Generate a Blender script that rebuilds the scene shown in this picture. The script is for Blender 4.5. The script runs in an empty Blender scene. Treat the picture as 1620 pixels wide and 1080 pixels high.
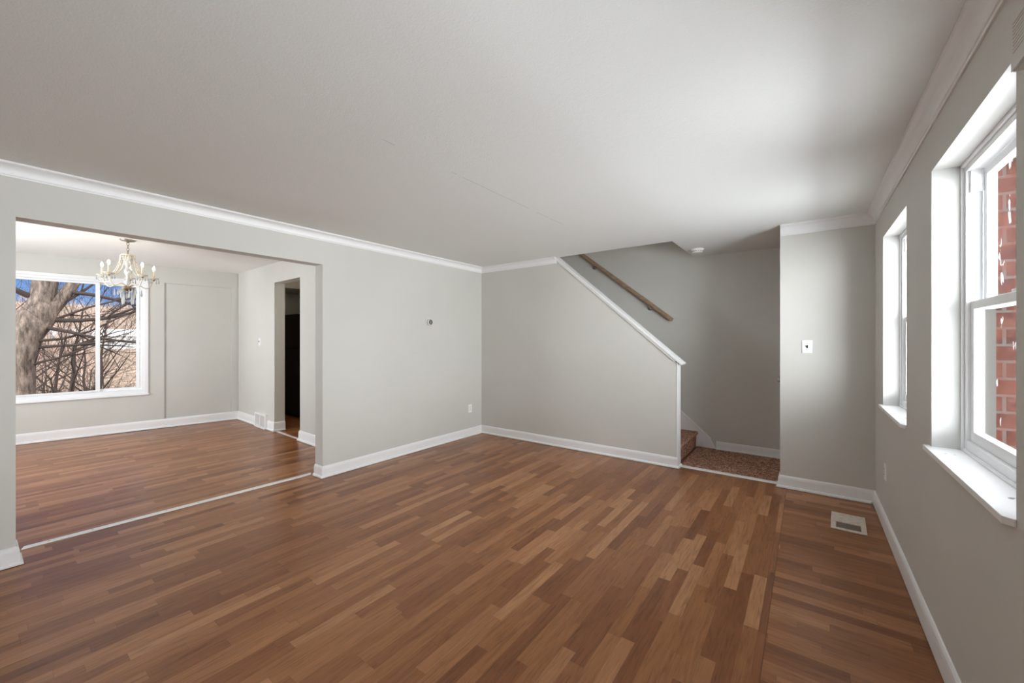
import bpy, bmesh, math, random
from mathutils import Vector, Matrix
from mathutils import noise as mnoise

random.seed(7)
PI = math.pi
S = bpy.context.scene
COL = S.collection

# ------------------------------------------------------------------ camera
cd = bpy.data.cameras.new('camera')
cam = bpy.data.objects.new('camera', cd)
COL.objects.link(cam)
cam.location = (0, 0, 1.38)
cam.rotation_euler = (PI / 2, 0, math.radians(36.5))
cd.sensor_width = 36.0
cd.lens = 632.0 * 36 / 1620
cd.shift_y = -2.4 / 1620
cd.clip_start = 0.02
cd.clip_end = 500
S.camera = cam
S.view_settings.view_transform = 'Standard'
S.view_settings.look = 'None'
S.view_settings.gamma = 1.0
S.view_settings.use_curve_mapping = False
S.view_settings.exposure = 0.27
S.cycles.max_bounces = 14
S.cycles.diffuse_bounces = 8
S.cycles.glossy_bounces = 6
S.cycles.transmission_bounces = 8
S.cycles.transparent_max_bounces = 12
S.cycles.sample_clamp_indirect = 8.0
S.cycles.use_denoising = True
S.cycles.caustics_reflective = False
S.cycles.caustics_refractive = False


# ------------------------------------------------------------------ node helper
class NT:
    def __init__(self, tree):
        self.t = tree
        self.n = tree.nodes
        self.l = tree.links
        self.n.clear()

    def new(self, kind, **kw):
        nd = self.n.new(kind)
        for k, v in kw.items():
            setattr(nd, k, v)
        return nd

    def put(self, sock, v):
        if v is None:
            return
        if isinstance(v, bpy.types.NodeSocket):
            self.l.new(v, sock)
        else:
            if sock.type == 'RGBA' and len(v) == 3:
                v = (*v, 1)
            sock.default_value = v

    def m(self, op, a, b=None, c=None):
        nd = self.new('ShaderNodeMath', operation=op)
        for i, v in enumerate((a, b, c)):
            if v is not None:
                self.put(nd.inputs[i], v)
        return nd.outputs[0]

    def mix(self, fac, a, b, blend='MIX'):
        nd = self.new('ShaderNodeMix', data_type='RGBA', blend_type=blend)
        self.put(nd.inputs[0], fac)
        self.put(nd.inputs[6], a)
        self.put(nd.inputs[7], b)
        return nd.outputs[2]

    def xyz(self, v):
        nd = self.new('ShaderNodeSeparateXYZ')
        self.put(nd.inputs[0], v)
        return nd.outputs

    def comb(self, x, y, z):
        nd = self.new('ShaderNodeCombineXYZ')
        for i, v in enumerate((x, y, z)):
            self.put(nd.inputs[i], v)
        return nd.outputs[0]

    def noise(self, vec, scale, detail=2.0, rough=0.5, dist=0.0):
        nd = self.new('ShaderNodeTexNoise')
        self.put(nd.inputs['Vector'], vec)
        nd.inputs['Scale'].default_value = scale
        nd.inputs['Detail'].default_value = detail
        nd.inputs['Roughness'].default_value = rough
        nd.inputs['Distortion'].default_value = dist
        return nd.outputs[0]

    def white(self, vec):
        nd = self.new('ShaderNodeTexWhiteNoise', noise_dimensions='3D')
        self.put(nd.inputs['Vector'], vec)
        return nd.outputs['Value']

    def ramp(self, fac, stops, interp='LINEAR'):
        nd = self.new('ShaderNodeValToRGB')
        cr = nd.color_ramp
        cr.interpolation = interp
        while len(cr.elements) < len(stops):
            cr.elements.new(0.5)
        for e, (p, c) in zip(cr.elements, stops):
            e.position = p
            e.color = (*c, 1) if len(c) == 3 else c
        self.put(nd.inputs[0], fac)
        return nd.outputs[0]

    def range(self, v, a, b, c=0.0, d=1.0, kind='LINEAR'):
        nd = self.new('ShaderNodeMapRange', interpolation_type=kind)
        self.put(nd.inputs[0], v)
        for i, q in enumerate((a, b, c, d)):
            nd.inputs[i + 1].default_value = q
        return nd.outputs[0]

    def pos(self):
        return self.new('ShaderNodeNewGeometry').outputs['Position']

    def bump(self, height, strength, dist=0.01):
        nd = self.new('ShaderNodeBump')
        nd.inputs['Strength'].default_value = strength
        nd.inputs['Distance'].default_value = dist
        self.put(nd.inputs['Height'], height)
        return nd.outputs[0]


def material(name, color=(.8, .8, .8), rough=.5, metal=0.0, spec=.5, fn=None, **kw):
    m = bpy.data.materials.new(name)
    m.use_nodes = True
    nt = NT(m.node_tree)
    out = nt.new('ShaderNodeOutputMaterial')
    p = nt.new('ShaderNodeBsdfPrincipled')
    nt.l.new(p.outputs[0], out.inputs[0])
    nt.put(p.inputs['Base Color'], color)
    p.inputs['Roughness'].default_value = rough
    p.inputs['Metallic'].default_value = metal
    p.inputs['Specular IOR Level'].default_value = spec
    for k, v in kw.items():
        nt.put(p.inputs[k], v)
    if fn:
        fn(nt, p)
    return m


# ------------------------------------------------------------------ sky and sun
SKY_BASE = .75       # blue sky
GLOW = 5.0            # bright haze on the street side
SUN = 3.0
w = bpy.data.worlds.new('sky')
S.world = w
w.use_nodes = True
nt = NT(w.node_tree)
o_ = nt.new('ShaderNodeOutputWorld')
bg = nt.new('ShaderNodeBackground')
nt.l.new(bg.outputs[0], o_.inputs[0])
tc = nt.new('ShaderNodeTexCoord')
dirv = tc.outputs['Generated']
X_, Y_, Z_ = nt.xyz(dirv)
base = nt.ramp(Z_, [(0.0, (.50, .66, .95)), (.10, (.22, .42, .90)), (.45, (.10, .25, .75)), (1.0, (.08, .2, .6))])
cl = nt.noise(nt.comb(X_, Y_, nt.m('MULTIPLY', Z_, 2.2)), 6.0, 6.0, .6, .3)
cl = nt.range(cl, .52, .68, 0, 1, 'SMOOTHSTEP')
base = nt.mix(cl, base, (1.0, 1.0, 1.02))
vm = nt.new('ShaderNodeVectorMath', operation='DOT_PRODUCT')
nt.put(vm.inputs[0], dirv)
vm.inputs[1].default_value = Vector((.86, -.50, .03)).normalized()
gl = nt.range(vm.outputs['Value'], -.35, .45, 0, 1, 'SMOOTHSTEP')
gm = nt.new('ShaderNodeVectorMath', operation='SCALE')
gm.inputs[0].default_value = (.97, 1.0, 1.02)
nt.put(gm.inputs[3], nt.m('MULTIPLY', gl, GLOW))
bs = nt.new('ShaderNodeVectorMath', operation='SCALE')
nt.put(bs.inputs[0], base)
bs.inputs[3].default_value = SKY_BASE
ad = nt.new('ShaderNodeVectorMath', operation='ADD')
nt.put(ad.inputs[0], bs.outputs[0])
nt.put(ad.inputs[1], gm.outputs[0])
nt.l.new(ad.outputs[0], bg.inputs[0])
bg.inputs[1].default_value = 1.0

sl = bpy.data.lights.new('sun', 'SUN')
sl.energy = SUN
sl.angle = math.radians(.6)
sl.color = (1, .93, .82)
so = bpy.data.objects.new('sun', sl)
COL.objects.link(so)
so.location = (5, 20, 25)
so.rotation_euler = Vector((.10, .72, .62)).to_track_quat('Z', 'Y').to_euler()


def window_daylight(x, y, z, rot, w_, h_, power, color=(.96, 1.0, 1.03)):
    # bright open daylight standing outside a window
    l = bpy.data.lights.new('window_daylight', 'AREA')
    l.shape = 'RECTANGLE'
    l.size, l.size_y = w_, h_
    l.energy = power
    l.color = color
    o = bpy.data.objects.new('window_daylight', l)
    COL.objects.link(o)
    o.location = (x, y, z)
    o.rotation_euler = rot
    return o


window_daylight(3.40, .60, 1.40, (PI / 2, 0, PI / 2), 11.5, 3.0, 1620)     # street side
window_daylight(-6.3, -2.3, .9, (PI / 2, 0, 0), 2.6, 2.4, 200)         # garden side, added light for the unseen dining room window


# ------------------------------------------------------------------ mesh helper
class MB:
    def __init__(self):
        self.v = []
        self.f = []

    def add(self, verts, faces):
        b = len(self.v)
        self.v += [tuple(x) for x in verts]
        self.f += [tuple(b + i for i in f) for f in faces]
        return self

    def box(self, x0, x1, y0, y1, z0, z1, M=None):
        P = [(x, y, z) for x in (x0, x1) for y in (y0, y1) for z in (z0, z1)]
        if M:
            P = [M(*p) for p in P]
        return self.add(P, [(0, 1, 3, 2), (4, 6, 7, 5), (0, 4, 5, 1), (2, 3, 7, 6), (0, 2, 6, 4), (1, 5, 7, 3)])

    def prism(self, poly, a, b, axis='z', M=None):
        """poly: 2D points; extruded along axis from a to b"""
        def mk(p, h):
            q = {'z': (p[0], p[1], h), 'y': (p[0], h, p[1]), 'x': (h, p[0], p[1])}[axis]
            return M(*q) if M else q
        n = len(poly)
        P = [mk(p, a) for p in poly] + [mk(p, b) for p in poly]
        F = [tuple(range(n)), tuple(range(2 * n - 1, n - 1, -1))]
        F += [(i, (i + 1) % n, n + (i + 1) % n, n + i) for i in range(n)]
        return self.add(P, F)

    def tube(self, pts, r, n=8, caps=True):
        pts = [Vector(p) for p in pts]
        rs = r if isinstance(r, (list, tuple)) else [r] * len(pts)
        up = Vector((0, 0, 1))
        V = []
        prev = None
        for i, p in enumerate(pts):
            d = (pts[min(i + 1, len(pts) - 1)] - pts[max(i - 1, 0)])
            d = d.normalized() if d.length > 1e-9 else Vector((0, 0, 1))
            if prev is None:
                a = d.cross(up)
                if a.length < .05:
                    a = d.cross(Vector((1, 0, 0)))
                a.normalize()
            else:
                a = prev - d * prev.dot(d)
                if a.length < 1e-6:
                    a = d.cross(up)
                a.normalize()
            prev = a
            b = d.cross(a)
            V += [p + (a * math.cos(2 * PI * k / n) + b * math.sin(2 * PI * k / n)) * rs[i] for k in range(n)]
        F = []
        for i in range(len(pts) - 1):
            for k in range(n):
                F.append((i * n + k, i * n + (k + 1) % n, (i + 1) * n + (k + 1) % n, (i + 1) * n + k))
        if caps:
            F.append(tuple(range(n - 1, -1, -1)))
            F.append(tuple((len(pts) - 1) * n + k for k in range(n)))
        return self.add(V, F)

    def lathe(self, prof, n=24, M=None):
        """prof: (r, h) ; revolved about local z"""
        V = []
        for r, h in prof:
            for k in range(n):
                p = (max(r, 1e-5) * math.cos(2 * PI * k / n), max(r, 1e-5) * math.sin(2 * PI * k / n), h)
                V.append(M(*p) if M else p)
        F = []
        for i in range(len(prof) - 1):
            for k in range(n):
                F.append((i * n + k, i * n + (k + 1) % n, (i + 1) * n + (k + 1) % n, (i + 1) * n + k))
        F.append(tuple(range(n - 1, -1, -1)))
        F.append(tuple((len(prof) - 1) * n + k for k in range(n)))
        return self.add(V, F)

    def ring(self, u0, u1, z0, z1, wl, wr, wb, wt, n0, n1, M):
        """rectangular frame in a wall plane; M(u, n, z)"""
        self.box(u0, u0 + wl, n0, n1, z0, z1, M)
        self.box(u1 - wr, u1, n0, n1, z0, z1, M)
        self.box(u0 + wl, u1 - wr, n0, n1, z0, z0 + wb, M)
        self.box(u0 + wl, u1 - wr, n0, n1, z1 - wt, z1, M)
        return self

    def gridwall(self, u0, u1, z0, z1, holes, n0, n1, M):
        us = sorted({u0, u1, *[h[0] for h in holes], *[h[1] for h in holes]})
        zs = sorted({z0, z1, *[h[2] for h in holes], *[h[3] for h in holes]})
        us = [u for u in us if u0 <= u <= u1]
        zs = [z for z in zs if z0 <= z <= z1]
        def solid(i, j):
            if i < 0 or j < 0 or i >= len(us) - 1 or j >= len(zs) - 1:
                return False
            cu = (us[i] + us[i + 1]) / 2
            cz = (zs[j] + zs[j + 1]) / 2
            return not any(h[0] < cu < h[1] and h[2] < cz < h[3] for h in holes)
        ids = {}
        V = []
        F = []
        def vid(i, j, k):
            if (i, j, k) not in ids:
                ids[(i, j, k)] = len(V)
                V.append(M(us[i], (n0, n1)[k], zs[j]))
            return ids[(i, j, k)]
        for i in range(len(us) - 1):
            for j in range(len(zs) - 1):
                if not solid(i, j):
                    continue
                for k in (0, 1):
                    F.append((vid(i, j, k), vid(i + 1, j, k), vid(i + 1, j + 1, k), vid(i, j + 1, k)))
                if not solid(i - 1, j):
                    F.append((vid(i, j, 0), vid(i, j + 1, 0), vid(i, j + 1, 1), vid(i, j, 1)))
                if not solid(i + 1, j):
                    F.append((vid(i + 1, j, 0), vid(i + 1, j + 1, 0), vid(i + 1, j + 1, 1), vid(i + 1, j, 1)))
                if not solid(i, j - 1):
                    F.append((vid(i, j, 0), vid(i + 1, j, 0), vid(i + 1, j, 1), vid(i, j, 1)))
                if not solid(i, j + 1):
                    F.append((vid(i, j + 1, 0), vid(i + 1, j + 1, 0), vid(i + 1, j + 1, 1), vid(i, j + 1, 1)))
        return self.add(V, F)

    def sweep(self, path, prof, segs=None, z=0.0):
        """prof (d, h): d to the left of the travel direction, h added to z. Mitred corners."""
        pts = [Vector((p[0], p[1])) for p in path]
        offs = []
        for i in range(len(pts)):
            ns = []
            if i > 0:
                d = (pts[i] - pts[i - 1]).normalized()
                ns.append(Vector((-d.y, d.x)))
            if i < len(pts) - 1:
                d = (pts[i + 1] - pts[i]).normalized()
                ns.append(Vector((-d.y, d.x)))
            if len(ns) == 1:
                offs.append(ns[0])
            else:
                b = (ns[0] + ns[1]).normalized()
                offs.append(b / max(.3, b.dot(ns[0])))
        for s in (segs if segs is not None else range(len(pts) - 1)):
            n = len(prof)
            V = []
            for i in (s, s + 1):
                V += [(pts[i].x + offs[i].x * d, pts[i].y + offs[i].y * d, z + h) for d, h in prof]
            F = [tuple(range(n)), tuple(range(2 * n - 1, n - 1, -1))]
            F += [(k, (k + 1) % n, n + (k + 1) % n, n + k) for k in range(n)]
            self.add(V, F)
        return self

    def build(self, name, mat, parent=None, smooth=False, bevel=0.0, origin=None):
        me = bpy.data.meshes.new(name)
        V = self.v
        if origin is not None:
            V = [(x - origin[0], y - origin[1], z - origin[2]) for x, y, z in V]
        me.from_pydata(V, [], self.f)
        bm = bmesh.new()
        bm.from_mesh(me)
        bmesh.ops.recalc_face_normals(bm, faces=bm.faces)
        bm.to_mesh(me)
        bm.free()
        me.materials.append(mat)
        if smooth:
            me.shade_smooth()
        ob = bpy.data.objects.new(name, me)
        COL.objects.link(ob)
        if parent is not None:
            ob.parent = parent
            ob.matrix_parent_inverse = Matrix.Identity(4)
            if origin is None:
                ob.location = -Vector(parent['_o']) if '_o' in parent else (0, 0, 0)
            else:
                po = Vector(parent['_o']) if '_o' in parent else Vector((0, 0, 0))
                ob.location = Vector(origin) - po
            ob['_o'] = list(origin) if origin is not None else [0.0, 0.0, 0.0]
        else:
            ob.location = origin if origin is not None else (0, 0, 0)
            ob['_o'] = list(origin) if origin is not None else [0.0, 0.0, 0.0]
        if bevel:
            b = ob.modifiers.new('edge', 'BEVEL')
            b.width = bevel
            b.segments = 2
            b.limit_method = 'ANGLE'
        return ob


def tag(o, label, cat, group=None, kind=None):
    o['label'] = label
    o['category'] = cat
    if group:
        o['group'] = group
    if kind:
        o['kind'] = kind
    return o


def thing(name, label, cat, loc, group=None, kind=None):
    o = bpy.data.objects.new(name, None)
    COL.objects.link(o)
    o.location = loc
    o.empty_display_size = .1
    o['_o'] = list(loc)
    return tag(o, label, cat, group, kind)


def struct(mb, name, mat, label, cat, bevel=0.0, smooth=False):
    return tag(mb.build(name, mat, bevel=bevel, smooth=smooth), label, cat, kind='structure')


# ------------------------------------------------------------------ materials
def f_wall(nt, p):
    P = nt.pos()
    n = nt.noise(P, 90.0, 3.0)
    nt.put(p.inputs['Normal'], nt.bump(n, .06, .004))
    v = nt.noise(P, 1.3, 3.0)
    c = p.inputs['Base Color'].default_value[:3]
    nt.put(p.inputs['Base Color'], nt.mix(nt.range(v, .3, .7), tuple(x * .97 for x in c), tuple(min(1, x * 1.02) for x in c)))


WALL = material('wall_paint', (.605, .594, .555), .55, spec=.35, fn=f_wall)
JAMB = material('reveal_paint', (.57, .565, .545), .5, spec=.35, fn=f_wall)


def f_ceil(nt, p):
    P = nt.pos()
    x, y, z = nt.xyz(P)
    n = nt.noise(P, 120.0, 3.0, .6)
    n2 = nt.noise(P, 35.0, 2.0)
    h = nt.m('ADD', n, nt.m('MULTIPLY', n2, .6))
    # old taped joint in the plaster, broken up along its length
    wob = nt.m('MULTIPLY', nt.m('SUBTRACT', nt.noise(nt.comb(0.0, y, 0.0), 1.7), .5), .02)
    dx = nt.m('ABSOLUTE', nt.m('ADD', nt.m('ADD', x, 1.824), wob))
    line = nt.m('MULTIPLY', nt.m('LESS_THAN', dx, .0022), nt.m('GREATER_THAN', nt.noise(nt.comb(3.0, y, 0.0), 2.6, 3.0), .47))
    line = nt.m('MULTIPLY', line, nt.m('MULTIPLY', nt.m('GREATER_THAN', y, .9), nt.m('LESS_THAN', y, 3.3)))
    nt.put(p.inputs['Base Color'], nt.mix(line, (.775, .785, .768), (.53, .52, .49)))
    nt.put(p.inputs['Normal'], nt.bump(h, .22, .006))


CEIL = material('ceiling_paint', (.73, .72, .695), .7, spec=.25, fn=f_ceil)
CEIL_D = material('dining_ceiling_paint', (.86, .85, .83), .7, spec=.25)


def f_trim(nt, p):
    n = nt.noise(nt.pos(), 25.0, 3.0)
    nt.put(p.inputs['Normal'], nt.bump(n, .05, .004))


TRIM = material('white_trim_paint', (.83, .83, .83), .35, fn=f_trim)
VINYL = material('white_vinyl', (.84, .85, .86), .35)
VINYL_GREY = material('grey_window_track', (.060, .055, .049), .8, spec=.08)


def f_sill(nt, p):
    P = nt.pos()
    n = nt.noise(P, 9.0, 4.0, .6)
    n2 = nt.noise(P, 60.0, 2.0)
    m = nt.m('MULTIPLY', nt.m('GREATER_THAN', n, .665), nt.m('GREATER_THAN', n2, .40))
    nt.put(p.inputs['Base Color'], nt.mix(m, (.86, .86, .85), (.23, .22, .21)))


SILL = material('chipped_white_sill_paint', (.86, .86, .85), .35, fn=f_sill)


def f_floor(nt, p):
    P = nt.pos()
    x, y, z = nt.xyz(P)
    turn = nt.m('GREATER_THAN', x, -.156)

    def sel(a, b):
        nd = nt.new('ShaderNodeMix', data_type='FLOAT')
        nt.put(nd.inputs[0], turn)
        nt.put(nd.inputs[2], a)
        nt.put(nd.inputs[3], b)
        return nd.outputs[0]
    al = sel(y, x)
    ac = sel(x, y)
    a2 = nt.m('DIVIDE', nt.m('ADD', ac, 20.0), .0635)
    row = nt.m('FLOOR', a2)
    r1 = nt.white(nt.comb(row, 3.7, turn))
    r2 = nt.white(nt.comb(row, 9.1, turn))
    L = nt.m('ADD', nt.m('MULTIPLY', r2, .18), .44)
    l2 = nt.m('ADD', nt.m('DIVIDE', nt.m('ADD', al, 20.0), L), nt.m('MULTIPLY', r1, 9.0))
    colm = nt.m('FLOOR', l2)
    rnd = nt.white(nt.comb(row, colm, 1.3))
    rnd2 = nt.white(nt.comb(row, colm, 5.9))
    base = nt.ramp(rnd, [(0.0, (.185, .065, .022)), (.22, (.240, .090, .031)), (.55, (.290, .117, .042)),
                         (.82, (.355, .155, .063)), (1.0, (.415, .202, .092))])
    off = nt.m('MULTIPLY', rnd2, 37.0)
    gv = nt.comb(nt.m('ADD', nt.m('MULTIPLY', ac, 26.0), off), nt.m('MULTIPLY', al, 2.0), off)
    g1 = nt.noise(gv, 2.2, 6.0, .62, .9)
    g2 = nt.noise(nt.comb(nt.m('MULTIPLY', ac, 160.0), nt.m('MULTIPLY', al, 9.0), off), 1.0, 3.0, .6)
    g = nt.m('ADD', nt.m('MULTIPLY', nt.range(g1, .25, .75), .60), nt.m('MULTIPLY', nt.range(g2, .25, .75), .30))
    base = nt.mix(1.0, base, nt.ramp(g, [(0, (.40, .35, .31)), (.42, (.98, .98, .98)), (1, (1.38, 1.43, 1.48))]), 'MULTIPLY')
    fr = nt.m('FRACT', a2)
    fe = nt.m('MINIMUM', fr, nt.m('SUBTRACT', 1.0, fr))
    le = nt.m('FRACT', l2)
    lee = nt.m('MULTIPLY', nt.m('MINIMUM', le, nt.m('SUBTRACT', 1.0, le)), L)
    edge = nt.m('MAXIMUM', nt.m('LESS_THAN', fe, .010), nt.m('LESS_THAN', lee, .0009))
    base = nt.mix(nt.m('MULTIPLY', edge, .38), base, (.07, .028, .013))
    # seam where the boards turn
    seam = nt.m('LESS_THAN', nt.m('ABSOLUTE', nt.m('ADD', x, .156)), .0018)
    base = nt.mix(nt.m('MULTIPLY', seam, .6), base, (.05, .02, .01))
    nt.put(p.inputs['Base Color'], base)
    nb = nt.noise(P, 11.0, 1.0)
    nt.put(p.inputs['Normal'], nt.bump(nb, .05, .01))


FLOOR = material('laminate_strips', (.25, .1, .05), .32, spec=.40, fn=f_floor)


def f_carpet(nt, p):
    P = nt.pos()
    n = nt.noise(P, 110.0, 2.0, .7)
    n2 = nt.noise(P, 30.0, 2.0)
    k = nt.m('ADD', nt.m('MULTIPLY', n, .8), nt.m('MULTIPLY', n2, .2))
    nt.put(p.inputs['Base Color'], nt.ramp(k, [(.36, (.11, .042, .024)), (.5, (.31, .145, .092)), (.60, (.75, .50, .38))]))
    nt.put(p.inputs['Normal'], nt.bump(n, 1.0, .01))


CARPET = material('rust_carpet', (.24, .1, .06), .95, spec=.1, fn=f_carpet)


def f_brick(nt, p):
    P = nt.pos()
    x, y, z = nt.xyz(P)
    b = nt.new('ShaderNodeTexBrick')
    nt.put(b.inputs['Vector'], nt.comb(nt.m('ADD', x, y), z, 0.0))
    nt.put(b.inputs['Color1'], (.048, .014, .009))
    nt.put(b.inputs['Color2'], (.028, .010, .008))
    nt.put(b.inputs['Mortar'], (.055, .048, .043))
    b.inputs['Scale'].default_value = 1.0
    b.inputs['Mortar Size'].default_value = .006
    b.inputs['Brick Width'].default_value = .205
    b.inputs['Row Height'].default_value = .0715
    n = nt.noise(P, 22.0, 4.0, .65)
    c = nt.mix(nt.range(n, .35, .7), b.outputs[0], (.075, .026, .017))
    dr = nt.noise(nt.comb(nt.m('MULTIPLY', x, 60.0), nt.m('MULTIPLY', y, 60.0), nt.m('MULTIPLY', z, 9.0)), 1.0, 3.0, .6)
    c = nt.mix(nt.m('GREATER_THAN', dr, .64), c, (.20, .20, .205))
    nt.put(p.inputs['Base Color'], c)
    nt.put(p.inputs['Normal'], nt.bump(b.outputs[1], .5, -.006))


BRICK = material('red_brick', (.3, .1, .07), .95, spec=.05, fn=f_brick)


def f_glass(nt, p):
    out = [n for n in nt.n if n.type == 'OUTPUT_MATERIAL'][0]
    tr = nt.new('ShaderNodeBsdfTransparent')
    tr.inputs[0].default_value = (.97, .98, .98, 1)
    gl = nt.new('ShaderNodeBsdfGlossy')
    gl.inputs['Roughness'].default_value = .14
    fz = nt.new('ShaderNodeFresnel')
    fz.inputs[0].default_value = 1.35
    mx = nt.new('ShaderNodeMixShader')
    nt.l.new(nt.m('MULTIPLY', fz.outputs[0], .05), mx.inputs[0])
    nt.l.new(tr.outputs[0], mx.inputs[1])
    nt.l.new(gl.outputs[0], mx.inputs[2])
    nt.l.new(mx.outputs[0], out.inputs[0])


GLASS = material('window_glass', (1, 1, 1), .02, fn=f_glass)
CRYSTAL = material('crystal', (.92, .92, .90), .05, spec=.8, **{'Transmission Weight': .55, 'IOR': 1.5})
PEARL = material('milky_glass_bead', (.74, .65, .53), .15, spec=.6)
BRASS = material('dull_antique_brass', (.30, .22, .13), .35, metal=.85)
CREAM = material('cream_candle_sleeve', (.80, .70, .52), .45)
STEEL = material('brushed_nickel', (.48, .46, .43), .3, metal=1.0)
ALU = material('pale_metal_strip', (.80, .79, .77), .38, metal=.3)
PLATE = material('white_plastic', (.86, .86, .85), .35)
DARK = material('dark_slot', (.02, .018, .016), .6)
TOGGLE = material('dark_toggle', (.08, .075, .07), .4)


def f_oak(nt, p):
    P = nt.pos()
    x, y, z = nt.xyz(P)
    n = nt.noise(nt.comb(nt.m('MULTIPLY', x, 6.0), nt.m('MULTIPLY', y, 60.0), nt.m('MULTIPLY', z, 30.0)), 1.0, 4.0, .6)
    nt.put(p.inputs['Base Color'], nt.ramp(n, [(.3, (.24, .155, .095)), (.7, (.38, .265, .175))]))


OAK = material('oak_handrail', (.3, .18, .1), .4, fn=f_oak)


def f_reg(nt, p):
    n = nt.noise(nt.pos(), 45.0, 5.0, .7)
    nt.put(p.inputs['Base Color'], nt.ramp(n, [(.30, (.50, .40, .32)), (.5, (.68, .60, .52)), (.62, (.72, .66, .60))]))


REGISTER = material('worn_almond_register', (.7, .62, .54), .45, fn=f_reg)
LOUVER = material('grey_brown_louver', (.30, .25, .21), .4, metal=.4)
FRIDGE = material('dark_brown_door_finish', (.024, .014, .009), .5, spec=.25)
BULB = material('lit_bulb', (1, .9, .7), .3, **{'Emission Color': (1, .86, .62), 'Emission Strength': 28.0})

# ------------------------------------------------------------------ dimensions
XL, XL2 = -3.905, -4.048        # living-room left wall, its dining side
YB, YB2 = 4.515, 4.63           # stair wall front and back
XR = .457                       # window wall
XE, XO = .645, .755              # window wall: back of inner leaf, outside of the brick
YK = 5.545                      # stairwell back wall
YN = -1.2                       # wall behind the camera
ZC = 2.45
ZD = 2.54                       # dining-room ceiling
W1 = (1.69, 2.62)               # near window of the right wall (y range)
W2 = (3.19, 4.083)
WZ = (.87, 2.155)               # below the sill board, head
ident = lambda a, b, c: (a, b, c)

# dining far wall is a few degrees out of square: u along it, n into the room
FO = Vector((-8.4076, 0.0))
fe_u = Vector((.14, 1.0)).normalized()
fe_n = Vector((1.0, -.14)).normalized()
KU = 1.0098


def MF(u, n, z):
    q = FO + fe_u * u + fe_n * n
    return (q.x, q.y, z)


# dining right wall (with the kitchen doorway): u along +x from its far corner, n towards the camera
DO = Vector((-8.0, 2.77))
de_u = Vector((2.9, -.113)).normalized()
de_n = Vector((-.113, -2.9)).normalized()


def MD(u, n, z):
    q = DO + de_u * u + de_n * n
    return (q.x, q.y, z)


# ------------------------------------------------------------------ shell
struct(MB().box(-9.0, XO, YN - .2, YK + .2, -.25, 0), 'floor', FLOOR,
       'reddish-brown laminate strip floor running through the living room and dining room', 'floor')

# main ceiling with the open stairwell cut out of it
rc = .10
arc = [(-1.18 + rc - rc * math.cos(a), YK - rc + rc * math.sin(a)) for a in [i * PI / 2 / 6 for i in range(7)]]
poly = [(-4.0, YN - .1), (XO, YN - .1), (XO, YK + .1), (-1.18 + rc, YK + .1)] + arc[::-1] + [(-1.18, YB), (-4.0, YB)]
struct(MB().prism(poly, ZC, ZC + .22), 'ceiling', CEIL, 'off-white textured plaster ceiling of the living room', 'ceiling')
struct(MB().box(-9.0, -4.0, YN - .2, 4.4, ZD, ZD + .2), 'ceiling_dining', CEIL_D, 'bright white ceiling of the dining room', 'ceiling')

# left wall with the wide dining opening
ML = lambda u, n, z: (XL + n, u, z)
struct(MB().gridwall(YN, YB2, 0, 2.75, [(.159, 2.088, -1, 2.136)], XL2 - XL, 0, ML), 'wall_left', WALL,
       'pale grey wall with the wide square opening into the dining room', 'wall')

# stair half wall
k = .86
zl = lambda x: 1.128 + k * (-1.067 - x)
struct(MB().prism([(XL, 0), (-1.134, 0), (-1.134, zl(-1.134) - .045), (-2.665, ZC + .0), (XL, ZC)], YB, YB2, 'y'), 'wall_stair', WALL,
       'grey wall beside the stairs with its top cut down at the stair slope', 'wall')
# wall end with the light switch, and the vestibule side
struct(MB().box(-.208, XE, YB, YB2, 0, ZC), 'wall_far', WALL, 'short pale wall with a light switch between stairs and windows', 'wall')
struct(MB().box(-4.9, XE, YK, YK + .15, 0, 5.0), 'wall_stair_back', WALL, 'brownish grey wall behind the stairs carrying the handrail', 'wall')
up = MB()
up.box(-4.9, -1.18, YB + .02, YB2 + .0, ZC + .22, 5.0)
up.box(-1.18, -1.06, YB + .02, YK, ZC + .22, 5.0)
up.box(-5.0, -4.9, YB, YK, 0, 5.0)
up.box(-5.0, -1.06, YB, YK + .15, 5.0, 5.15)
struct(up, 'wall_upstairs', WALL, 'plain painted shaft of the stairwell above the living room ceiling', 'wall')
struct(MB().gridwall(YB2, YK, 0, ZC, [(YB2 + .06, YB2 + .86, 0, 2.03)], 0, .12, lambda u, n, z: (-.175 + n, u, z)), 'wall_landing', WALL,
       'wall at the right side of the stair landing', 'wall')

# window wall: painted inner leaf, brick outer leaf
W3 = (.10, .92)                 # window added to the row beside the camera to brighten the room
holes = [(*W3, *WZ), (*W1, *WZ), (*W2, *WZ)]
MR = lambda u, n, z: (XR + n, u, z)
struct(MB().gridwall(YN - .2, YK + .15, 0, ZC + .2, holes, 0, XE - XR, MR), 'wall_right', WALL,
       'grey wall with the deep-set double-hung windows', 'wall')
bh = [(a + .012, b - .012, WZ[0] - .02, WZ[1] - .01) for a, b in (W3, W1, W2)]
struct(MB().gridwall(YN - .2, YK + .15, -.6, 2.9, bh, XE - XR, XO - XR, MR), 'wall_exterior', BRICK,
       'red brick outer face of the wall seen through the near window', 'brick wall')
MN = lambda u, n, z: (u, YN - n, z)
W6 = (-7.3, -5.3, .72, 2.18)  # unseen window opening added to light the dining room
struct(MB().gridwall(XL2, XE, 0, 2.75, [], 0, .20, MN), 'wall_near', WALL, 'grey wall behind the camera', 'wall')

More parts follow.
